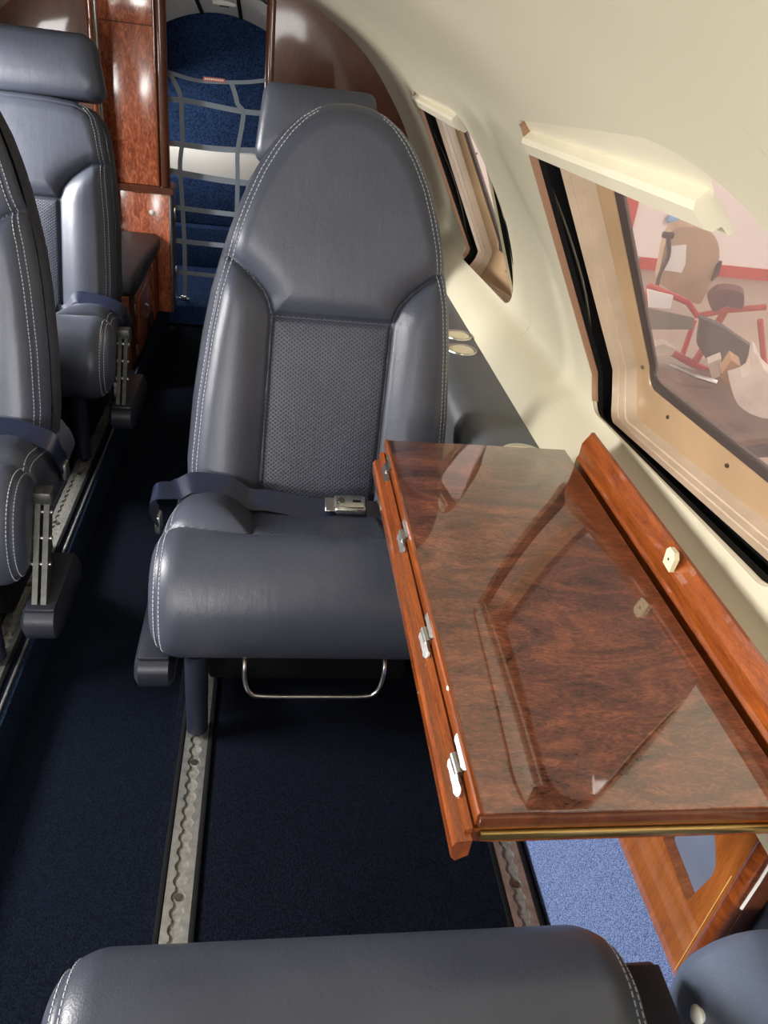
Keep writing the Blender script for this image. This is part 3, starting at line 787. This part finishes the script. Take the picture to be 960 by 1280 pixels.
# floor tracks ------------------------------------------------------
def track(x, y0, y1, label):
    t = thing('seat_track', label, 'seat track', (x, y0, 0), 0, None)
    step, rad, hw, sl = .0254, .0112, .0205, .0064
    mb = MB()
    n = int((y1 - y0) / step)
    for sg in (-1, 1):
        inner = []
        for k in range(n):
            yc = y0 + (k + .5) * step
            th = math.asin(sl / rad)
            for j in range(7):
                a = -math.pi / 2 + th + (math.pi - 2 * th) * j / 6
                inner.append((x + sg * rad * math.cos(a), yc + rad * math.sin(a)))
        inner = [(x + sg * sl, y0)] + inner + [(x + sg * sl, y0 + n * step)]
        k0 = len(mb.v); zt = .004
        vs = []; fs = []
        for a, b in inner: vs += [(a, b, zt), (x + sg * hw, b, zt), (a, b, -.001), (x + sg * hw, b, -.001)]
        for i in range(len(inner) - 1):
            q = 4 * i
            fs += [(q, q + 1, q + 5, q + 4), (q, q + 4, q + 6, q + 2), (q + 1, q + 3, q + 7, q + 5)]
        fs += [(0, 2, 3, 1)]
        mb.add(vs, fs)
    mb.make('rail', M_ALU, t, smooth=False)
    MB().box((x - hw, y0, -.001), (x + hw, y1, .0006)).make('channel', M_CHAN, t, smooth=False)
    for sg in (-1, 1):
        MB().box((x + sg * (hw + .001), y0, 0), (x + sg * (hw + .009), y1, .006), .002).make('edge_strip', M_BLACK, t)
    for k in range(3, n, 10):
        MB().cyl((x, y0 + (k + .5) * step, 0), (x, y0 + (k + .5) * step, .003), .006, 10).make('screw', M_DSTEEL, t)
track(-.100, .1, 2.9, 'perforated aluminium seat track along the aisle edge, under the table seat')
track(.435, .1, 2.9, 'perforated aluminium seat track beside the carpeted wall foot')
track(-.506, .6, 2.6, 'perforated aluminium seat track across the aisle from the table')

# ------------------------------------------------------------------ folding table
ZT = .56
t = thing('folding_table', 'glossy mahogany folding table with silver hinges, opened out from the wall', 'table', (.36, .79, .50))
TL, TRr, TN, TF = .207, .532, .427, 1.168
MB().box((TL, TN, ZT - .017), (TRr, TF, ZT), .0022, 2).make('upper_leaf', M_TABLE, t)
lw = []
sec = [(TL - .004, ZT - .019), (TRr, ZT - .019), (TRr, ZT - .040), (TL + .02, ZT - .040), (TL - .001, ZT - .037)]
MB().prism([(a, TN - .002, b) for a, b in sec], (0, TF - TN - .012, 0)).make('lower_leaf', M_WOODE, t, smooth=False)
# solid wood lippings along the open edge of both leaves
MB().prism([(TL - .0006, TN, ZT - .0165), (TL - .0006, TN, ZT - .0018), (TL + .0012, TN, ZT + .0003), (TL + .0048, TN, ZT + .0003), (TL + .0048, TN, ZT - .0165)], (0, TF - TN, 0)).make('upper_edge_lipping', M_WOODE, t, smooth=False)
sec = [(TL - .022, ZT - .030), (TL - .019, ZT - .024), (TL - .0045, ZT - .022), (TL - .0045, ZT - .044), (TL - .016, ZT - .052), (TL - .021, ZT - .046)]
MB().prism([(a, TN - .012, b) for a, b in sec], (0, TF - TN - .02, 0)).make('lower_edge_lipping', M_WOODE, t, smooth=False)
sec = [(TL - .0105, ZT - .0225), (TL - .0105, ZT - .018), (TL - .0035, ZT - .0155), (TL - .0035, ZT - .0225)]
MB().prism([(a, TN - .004, b) for a, b in sec], (0, TF - TN - .012, 0)).make('middle_edge_lipping', M_WOODE, t, smooth=False)
MB().box((TL + .004, TN - .008, ZT - .030), (TRr, TN + .004, ZT - .020), .002).make('brass_edge', M_BRASS, t)
MB().box((TL + .002, TN - .004, ZT - .0165), (TRr, TN + .002, ZT - .0025), .001).make('front_edge', M_WOODD, t)
for py in ((484, 577), (500, 660), (531, 782), (569, 940)):
    q = P(*py, z=ZT - .004); y = float(q[1])
    hg = MB()
    lens = []
    for k in range(17):
        a = 2 * math.pi * k / 16
        lens.append((y + .023 * math.cos(a), .0062 * math.sin(a) * (1.0 if abs(math.cos(a)) > .45 else .62)))
    for bx_, bz_, dy_ in ((TL + .0005, ZT - .0048, .0), (TL - .0085, ZT - .0175, -.020)):
        hg.prism([(bx_ + zz * .75, yy + dy_, bz_ + zz * .75) for yy, zz in lens[:-1]], (-.0016, 0, .0016))
    ho = hg.make('hinge', M_STEEL, t, smooth=False)
    MB().cyl((TL - .005, y - .020, ZT - .0135), (TL - .006, y + .004, ZT - .0135), .005, 10).make('knuckle', M_STEEL, ho)
# moulded wooden rail that the table drops behind
rl = thing('table_rail', 'orange wooden rail with cream latch along the wall behind the table', 'rail', (.555, .75, .53))
sec = [(.546, .535), (.546, .556), (.549, .562), (.549, .585), (.553, .592), (.558, .600), (.561, .607), (.566, .607), (.566, .535)]
MB().prism([(a, .30, b) for a, b in sec], (0, 1.145 - .30, 0)).make('moulding', M_WOODE, rl, smooth=False)
q = P(843, 699, x=.551)
lt = MB().prism([(.5495, q[1] - .011, q[2] - .014), (.5495, q[1] - .013, q[2] + .008), (.5495, q[1] - .007, q[2] + .015), (.5495, q[1] + .007, q[2] + .015), (.5495, q[1] + .012, q[2] + .008), (.5495, q[1] + .010, q[2] - .012)], (-.007, 0, 0)).make('latch', M_IVORY, rl, smooth=False)
MB().cyl((.5426, q[1], q[2]), (.5418, q[1], q[2]), .002, 8).make('latch_screw', M_DSTEEL, lt)
MB().box((.536, .30, .505), (.566, 1.14, .535), .001).make('ledger', M_BLACK, rl)
# wooden housing in the side wall under the table
hs = thing('table_housing', 'orange wooden table housing with rounded cut-out, standing on the side wall below the table', 'cabinet', (.58, .8, .142))
def hole_panel(name, outer, hole, x, th, mat, par):
    """flat panel in the plane x with a hole; outer and hole are (y, z) lists"""
    bm = bmesh.new()
    eds = []
    for loop in (outer, hole):
        vs = [bm.verts.new((x, a, b)) for a, b in loop]
        eds += [bm.edges.new((vs[i], vs[(i + 1) % len(vs)])) for i in range(len(vs))]
    bmesh.ops.triangle_fill(bm, use_beauty=True, edges=eds)
    ge = bmesh.ops.extrude_face_region(bm, geom=list(bm.faces))
    bmesh.ops.translate(bm, verts=[g for g in ge['geom'] if isinstance(g, bmesh.types.BMVert)], vec=(th, 0, 0))
    bmesh.ops.recalc_face_normals(bm, faces=bm.faces)
    mb = MB(); mb._bm(bm); return mb.make(name, mat, par, smooth=False)
hole = rounded([(.600, .258), (.516, .246), (.500, .335), (.53, .372), (.62, .37)][::-1], [.01, .02, .03, .006, .006], 5)
hole_panel('front_panel', [(.474, .142), (1.14, .142), (1.14, .505), (.474, .505)], hole, .565, .016, M_WOODP, hs)
MB().tube([(.574, .466, .142), (.574, .466, .50)], .0125, 14).make('corner_moulding', M_WOODE, hs)
MB().prism([(.5642, .4795, .150), (.5642, .4782, .150), (.5642, .4782, .36), (.5642, .4795, .36)], (.002, 0, 0)).make('inlay_line', plain('pale_gold_line', (.70, .45, .16), .4), hs, smooth=False)
MB().box((.575, .452, .142), (.60, .470, .50), .002).make('end_panel', M_WOODD, hs)
MB().box((.5815, .48, .15), (.5985, 1.13, .50)).make('leather_lining', M_PADLEATHER, hs)
MB().ribbon([(.566, .448, .345), (.5665, .4475, .40), (.566, .448, .452)], (.8, -.6, 0), .003, .001).make('painted_highlight', M_KNOB, hs)  # pale strip painting a highlight on the wooden end

# ------------------------------------------------------------------ side ledges
def ledge(label, y0, y1, xin, xw, zt, zb, mat, r=.05, name='side_ledge'):
    lg = thing(name, label, 'armrest', ((xin + xw) / 2, (y0 + y1) / 2, zb))
    rows = []
    for ins, yy in ((.02, y0), (.006, y0 + .006), (0, y0 + .02), (0, y1 - .02), (.006, y1 - .006), (.02, y1)):
        pts = []
        for k in range(9):
            a = math.pi * .5 * k / 8
            pts.append((xin + ins + r - r * math.cos(a), yy, zt - ins - r + r * math.sin(a)))
        rows.append([(xin + ins + .012, yy, zb)] + pts + [(xw, yy, zt - ins), (xw, yy, zb)])
    v, f = loft(rows); n = len(rows[0]); f += [tuple(range(n))[::-1], tuple((len(rows) - 1) * n + i for i in range(n))]
    mesh('padding', v, f, mat, lg, angle=45); return lg
lg = ledge('grey leather side ledge with round cup holders behind the table', 1.19, 3.3, .405, .542, .492, .215, M_LEDGE)
def cup(px, py, par, r=.036):
    c = P(px, py, z=.493)
    ang = np.linspace(0, 2 * math.pi, 33)[:-1]
    rows = [[(c[0] + rr * math.cos(a), c[1] + rr * math.sin(a), z) for a in ang] for rr, z in ((r + .004, .4925), (r + .003, .4955), (r - .001, .4958), (r - .004, .494), (r - .006, .4925))]
    v, f = loft(rows); cr = mesh('cup_ring', v, f, M_STEEL, par)
    MB().cyl((c[0], c[1], .4922), (c[0], c[1], .4935), r - .004, 28).make('cup_cap', M_IVORY, cr)
cup(572, 419, lg); cup(577, 437, lg); cup(655, 569, lg, .042)
pd = ledge('steel blue padded leather side armrest with white knob, beside the near seat', -.55, .43, .497, .60, .35, .145, M_PADLEATHER, .075, 'padded_armrest')
q = P(878, 1272, x=.50)
kb = MB().tube([(q[0] + .012, q[1], q[2] - .006), (q[0] - .002, q[1], q[2] + .002), (q[0] - .008, q[1], q[2] + .006)], [.006, .006, .009], 14).make('knob', M_KNOB, pd)
MB().sphere((q[0] - .009, q[1], q[2] + .007), .0105, (.5, 1, 1), 14).make('knob_cap', M_KNOB, kb)

# ------------------------------------------------------------------ cabinets on the left
tc = thing('tall_cabinet', 'tall glossy red burl wood cabinet at the aft end of the aisle', 'cabinet', (-.54, 3.48, 0))
MB().box((-.655, 3.40, .515), (-.452, 3.455, 1.062), .002).make('upper_panel', M_WOODC, tc)
MB().box((-.65, 3.41, 1.05), (-.455, 3.45, 1.08)).make('backing', M_WOODD, tc)
MB().box((-.655, 3.40, 1.065), (-.452, 3.455, 1.21), .002).make('top_panel', M_WOODC, tc)
MB().tube([(-.436, 3.425, .51), (-.436, 3.425, 1.215)], .024, 18).make('corner_post', M_WOODD, tc)
MB().tube([(-.455, 3.398, .515), (-.455, 3.398, 1.21)], .005, 10).make('bead', M_WOODE, tc)
MB().tube([(-.659, 3.397, .50), (-.659, 3.397, 1.20)], .009, 10).make('bead', M_STEEL, tc)
MB().prism([(-.66, .492), (-.66, .515), (-.42, .515), (-.402, .507), (-.398, .495), (-.402, .488)] and [(-.66, 3.375, .490), (-.66, 3.375, .514), (-.41, 3.375, .514), (-.398, 3.375, .506), (-.396, 3.375, .496), (-.402, 3.375, .488)], (0, .15, 0)).make('counter', M_WOODD, tc)
bd = MB().box((-.655, 3.395, .0), (-.412, 3.455, .49), .002).make('lower_front', M_WOODC, tc)
q = P(190, 265, y=3.392)
MB().cyl((q[0], 3.396, q[2]), (q[0], 3.384, q[2]), .005, 10).sphere((q[0], 3.382, q[2]), .011, (1, .6, 1), 14).make('knob', M_KNOB, bd)
MB().tube([(-.412, 3.395, 0), (-.412, 3.395, .488)], .007, 12).make('bead', M_STEEL, tc)
sdp = MB().box((-.425, 3.40, .0), (-.404, 3.50, .488), .002).make('side_panel', M_WOODD, tc)
for z in (.40, .16): MB().box((-.405, 3.455, z - .025), (-.399, 3.467, z + .025), .002).make('side_hinge', M_STEEL, sdp)
lc = thing('low_cabinet', 'low wooden cabinet with panelled doors and a leather cushion top', 'cabinet', (-.58, 3.05, 0))
MB().box((-.70, 2.72, 0), (-.478, 3.392, .265), .003).make('body', M_WOODD, lc)
for k, (ya, yb) in enumerate(((2.745, 2.80), (2.815, 3.20), (3.225, 3.375))):
    dr = MB().box((-.480, ya, .015), (-.468, yb, .252), .003).make('door', M_WOODC if k != 0 else M_WOODD, lc)
    if k == 1:
        MB().box((-.469, ya + .03, .04), (-.464, yb - .03, .228), .002).make('raised_panel', M_WOODC, dr)
        y = 2.98; MB().tube([(-.463, y, .165), (-.452, y, .16), (-.450, y, .14), (-.455, y, .12), (-.462, y, .118)], .004, 8).make('handle', M_STEEL, dr)
    if k == 0:
        for z in (.21, .06): MB().box((-.469, ya + .012, z - .02), (-.464, ya + .03, z + .02), .002).make('hinge', M_STEEL, dr)
    if k == 2:
        for yy in (3.25, 3.30, 3.35): MB().tube([(-.467, yy, .02), (-.467, yy, .25)], .004, 8).make('bead', M_WOODE, dr)
MB().box((-.72, 2.73, .263), (-.455, 3.385, .335), .022, 4).make('cushion', M_BACKSHELL, lc)

# ------------------------------------------------------------------ cargo net
NY = 3.585
nt_ = thing('cargo_net', 'grey webbing cargo net across the doorway to the baggage bay', 'net', (-.23, NY, 0))
def strap(pix, w, dy=0.0, vert=False):
    pts = smooth_path([P(a, b, y=NY + dy) for a, b in pix], 4)
    return MB().ribbon(pts, (1, .15, 0) if vert else (0, .1, 1), w, .0012).make('strap', M_GREYST, nt_)
strap([(206, 88), (225, 95), (250, 101), (290, 103), (318, 102), (346, 98)], .014)
strap([(206, 123), (240, 127), (290, 137), (318, 141), (346, 142)], .020)
strap([(206, 178), (230, 181), (270, 186), (310, 188), (346, 188)], .022)
strap([(206, 212), (230, 217), (270, 224), (300, 228), (346, 232)], .024)
strap([(212, 258), (240, 262), (300, 269), (346, 274)], .020)
strap([(212, 300), (240, 303), (300, 309), (346, 314)], .020)
strap([(212, 339), (240, 342), (300, 348), (346, 352)], .018)
strap([(210, 90), (219, 104), (226, 122), (227, 145), (228, 175), (225, 205), (227, 240), (230, 290), (231, 330), (231, 370)], .018, -.004, True)
strap([(289, 103), (294, 118), (297, 130), (304, 140), (302, 160), (297, 190), (297, 220), (296, 270), (295, 330), (294, 372)], .018, -.004, True)
q = P(230, 373, y=NY - .006)
MB().box((q[0] - .024, q[1] - .004, q[2] - .006), (q[0] + .024, q[1] + .004, q[2] + .004), .002).box((q[0] - .014, q[1] - .006, q[2] - .002), (q[0] + .014, q[1] + .003, q[2] + .014), .003).make('floor_clip', M_STEEL, nt_)
a, bq = P(254, 98, y=NY - .004), P(281, 101, y=NY - .004)
lb = MB().ribbon([a, (a + bq) / 2 - (0, .001, 0), bq], (0, .1, 1), .014, .001).make('warning_label', M_REDLBL, nt_)
for k in range(9):
    c = a + (bq - a) * (.1 + .1 * k); MB().box((c[0] - .003, c[1] - .0022, c[2] - .003), (c[0] + .003, c[1] - .0012, c[2] + .003)).make('lettering', M_WHITE, lb, smooth=False)

# ------------------------------------------------------------------ hangar seen through the windows
ZG = -1.1
M_HFLOOR = plain('hangar_concrete', (.34, .27, .22), .6, var=(1.5, .12))
M_HWALL = plain('hangar_white_wall', (.74, .70, .68), .6, var=(.8, .05))
M_HRED = plain('red_paint', (.46, .035, .03), .45)
M_TANUP = plain('tan_upholstery', (.50, .36, .24), .6, var=(8, .08))
M_PAPER = plain('white_paper', (.85, .84, .82), .6)
M_BLUE = plain('sky_blue_sheet', (.20, .42, .66), .5)
M_BOARD = plain('brown_board', (.135, .075, .05), .45, var=(10, .2))
M_DARKCL = plain('dark_cloth', (.045, .033, .036), .7, var=(12, .3))
M_SAGE = plain('grey_green_box', (.22, .21, .17), .6)
M_BAG = plain('pale_plastic_bag', (.66, .57, .50), .4, bump=(18, 1.0), var=(9, .15))
M_KRAFT = plain('kraft_paper', (.42, .22, .09), .7)
struct(MB().box((.75, -2.5, ZG - .05), (12, 11, ZG)).make('ground', M_HFLOOR, smooth=False))
struct(MB().box((.75, 9.85, ZG), (12, 10.0, 6)).make('wall_hangar', M_HWALL, smooth=False))
struct(MB().box((.9, -2.0, 4.2), (12, 10, 4.3)).make('ceiling_hangar', plain('hangar_roof_sheet', (.20, .17, .15), .7), smooth=False))
struct(MB().box((11.9, -2.5, ZG), (12, 10, 4.25)).make('wall_hangar_side', M_HWALL, smooth=False))
struct(MB().box((4.45, 9.83, ZG), (12, 9.86, ZG + .15)).make('trim_7', M_HRED, smooth=False))
a, bq = P(772, 295, y=9.8), P(800, 232, y=9.8)
MB_ = MB().prism([P(770, 293, y=9.8), P(789, 293, y=9.8), P(802, 240, y=9.8), (P(802, 240, y=9.8)[0] + .1, 9.8, 3.6), (P(774, 232, y=9.8)[0], 9.8, 3.6)], (0, .04, 0))
tag(MB_.make('red_banner', M_HRED, smooth=False), 'faded red panel hanging on the white hangar wall', 'panel')
a, bq = P(836, 268, y=9.8), P(874, 282, y=9.8)
tag(MB().box((a[0], 9.78, bq[2]), (bq[0], 9.83, a[2]), .02).make('blue_sheet', M_BLUE), 'small blue sheet on the hangar wall behind the tan seat back', 'sheet')
area('hangar_fill', (6.5, 5.0, 4.1), (4.5, 5.5, 0), 2.5, 5.0, 520, (1.0, .93, .88))  # added, unseen light under the roof that brightens the view outside
# red work cart
YC = 4.2
ca = thing('work_cart', 'red tubular steel work cart outside the window', 'cart', (2.25, YC, ZG))
def bar(name, pts, r=.018, mat=None, par=None):
    return MB().tube(pts, r, 8).make(name, mat or M_HRED, par or ca)
pA, pB = P(812, 357, y=YC), P(797, 458, y=YC)
bar('upright', [pA, (pB[0], YC, ZG)])
pC, pD = P(955, 402, y=YC - .1), P(884, 396, y=YC)
pE = P(872, 395, y=YC)
bar('top_bar', [pA, P(860, 378, y=YC), pE])
bar('side_bar', [pE, P(905, 388, y=YC - .05), P(957, 384, y=YC - .1)])
bar('brace', [P(908, 385, y=YC - .05), P(884, 428, y=YC), P(869, 452, y=YC)], .022)
bar('lower_bar', [P(800, 425, y=YC), P(830, 435, y=YC), P(866, 455, y=YC), P(900, 470, y=YC - .1)], .022)
bar('upright', [P(950, 400, y=YC - .1), P(957, 470, y=YC - .1), (P(957, 470, y=YC - .1)[0], YC - .1, ZG)])
MB().prism([P(808, 385, y=YC), P(868, 398, y=YC), P(866, 412, y=YC), P(806, 412, y=YC)], (0, .03, 0)).make('bin', M_SAGE, ca, smooth=False)
MB().prism([P(800, 455, y=YC - .05), P(960, 480, y=YC - .05), P(960, 486, y=YC - .05), P(800, 461, y=YC - .05)], (.02, .3, 0)).make('shelf', M_SAGE, ca, smooth=False)
bar('rear_upright', [P(868, 400, y=YC + .5), (P(868, 400, y=YC + .5)[0], YC + .5, ZG)])
# second, lower trolley
tr_ = thing('low_trolley', 'low red trolley carrying a wide brown board', 'trolley', (2.4, 3.1, ZG))
YL = 3.1
zb = float(P(860, 520, y=YL)[2])
bpoly = [P(812, 463, z=zb), P(900, 462, z=zb), P(985, 520, z=zb), P(985, 545, z=zb), P(905, 553, z=zb), P(885, 538, z=zb)]
MB().prism(bpoly, (0, 0, -.03)).make('board', M_BOARD, tr_, smooth=False)
e1, e2 = P(815, 500, z=zb - .12), P(912, 556, z=zb - .12)
bar('rail', [e1, e2], .02, None, tr_)
for k in (.15, .5, .97):
    p = e1 + (e2 - e1) * k; bar('post', [p, (p[0], p[1], ZG)], .018, None, tr_)
bar('handle', [P(838, 456, z=zb + .05), P(870, 470, z=zb + .05), P(895, 478, z=zb + .03)], .014, M_STEEL, tr_)
MB().prism([P(915, 545, z=zb - .03), P(985, 540, z=zb - .03), P(985, 570, z=zb - .25), P(918, 574, z=zb - .25)], (.05, .1, -.02)).make('drawer', M_DARKCL, tr_, smooth=False)
p = P(893, 562, z=ZG + .09)
wh = thing('spare_wheel', 'small steel ventilated wheel hub lying under the trolley', 'wheel', (p[0], p[1], ZG))
MB().cyl((p[0], p[1], ZG), (p[0], p[1], ZG + .06), .14, 20, .12).make('hub', M_DSTEEL, wh)
for k in range(8):
    a = 2 * math.pi * k / 8; MB().cyl((p[0] + .085 * math.cos(a), p[1] + .085 * math.sin(a), ZG + .055), (p[0] + .085 * math.cos(a), p[1] + .085 * math.sin(a), ZG + .066), .02, 10).make('bolt', M_STEEL, wh)
# tan seat back standing on the cart
sb = thing('removed_seat_back', 'tan upholstered seat back standing on the red cart', 'seat back', tuple(P(850, 365, y=YC + .1)))
out = [(822, 352), (826, 330), (833, 300), (845, 286), (868, 284), (886, 289), (897, 302), (899, 322), (892, 348), (880, 372), (872, 380), (845, 368)]
bp_ = [P(a, b, y=YC + .14) for a, b in out]; bp_ = smooth_path(bp_ + [bp_[0]], 3)[:-1]
bk = MB().prism(bp_, (.02, .10, .02)).make('padding', M_TANUP, sb)
MB().prism([P(838, 308, y=YC + .125), P(858, 306, y=YC + .125), P(857, 330, y=YC + .125), P(852, 341, y=YC + .125), P(830, 338, y=YC + .125)], (0, .012, 0)).make('paper_sheet', M_PAPER, bk, smooth=False)
MB().tube(smooth_path([P(834, 292, y=YC + .125), P(836, 318, y=YC + .12), P(824, 345, y=YC + .12), P(820, 368, y=YC + .12)], 4), .012, 8).make('side_frame', M_DARKCL, sb)
MB().box(P(828, 298, y=YC + .10), P(842, 290, y=YC + .13), .01).make('bracket', M_DARKCL, sb)
MB().prism([P(898, 330, y=YC + .12), P(903, 327, y=YC + .12), P(898, 345, y=YC + .12), P(890, 352, y=YC + .12)], (0, .03, 0)).make('side_fitting', M_DARKCL, sb, smooth=False)
pp = MB().prism([P(810, 362, y=YC - .04), P(842, 370, y=YC - .04), P(838, 386, y=YC - .04), P(812, 384, y=YC - .04)], (0, .02, 0))
tag(pp.make('white_pouch', M_PAPER, smooth=False), 'white pouch hanging on the red top bar of the cart', 'pouch')
jk = smooth_path([P(884, 372, y=YC - .13), P(898, 362, y=YC - .13), P(922, 364, y=YC - .13), P(930, 372, y=YC - .13), P(927, 386, y=YC - .13), P(908, 383, y=YC - .13), P(892, 390, y=YC - .13), P(884, 372, y=YC - .13)], 3)[:-1]
tag(MB().prism(jk, (.02, .05, .02)).make('dark_jacket', plain('maroon_cloth', (.10, .025, .03), .8, var=(14, .4)), smooth=False), 'dark maroon cloth bundled on the cart side bar', 'cloth')
dk = [P(876, 398, y=YC - .42), P(905, 410, y=YC - .42), P(948, 440, y=YC - .42), P(952, 480, y=YC - .42), P(900, 476, y=YC - .42), P(872, 432, y=YC - .42)]
tag(MB().prism(dk, (.03, .08, .0)).make('dark_cushion', M_DARKCL, smooth=False), 'dark leather seat cushion slumped across the cart', 'cushion')
tag(MB().prism([P(806, 436, y=YC - .15), P(830, 430, y=YC - .15), P(845, 437, y=YC - .15), P(840, 444, y=YC - .15), P(810, 446, y=YC - .15)], (.01, .06, .01)).make('folded_paper', M_BAG, smooth=False), 'folded pale paper lying on the cart shelf', 'paper')
bgp = smooth_path([P(912, 478, y=3.0), P(935, 468, y=3.0), P(943, 440, y=3.0), P(955, 462, y=3.0), P(970, 480, y=3.0), P(966, 520, y=3.0), P(945, 520, y=3.0), P(922, 505, y=3.0), P(912, 478, y=3.0)], 3)[:-1]
tag(MB().prism(bgp, (.03, .09, .02)).make('plastic_bag', M_BAG, smooth=False), 'crumpled pale plastic bag on the brown board', 'bag')
kp = [P(902, 468, y=3.12), P(914, 450, y=3.12), P(926, 458, y=3.12), P(920, 476, y=3.12), P(906, 482, y=3.12)]
tag(MB().prism(kp, (.02, .07, .02)).make('kraft_bag', M_KRAFT, smooth=False), 'brown paper bag behind the plastic bag', 'bag')
tag(MB().prism([P(885, 455, y=3.24), P(902, 448, y=3.24), P(900, 470, y=3.24), P(890, 474, y=3.24)], (.02, .06, .01)).make('foam_wrap', M_BAG, smooth=False), 'pale foam sheet standing beside the brown paper bag', 'foam')
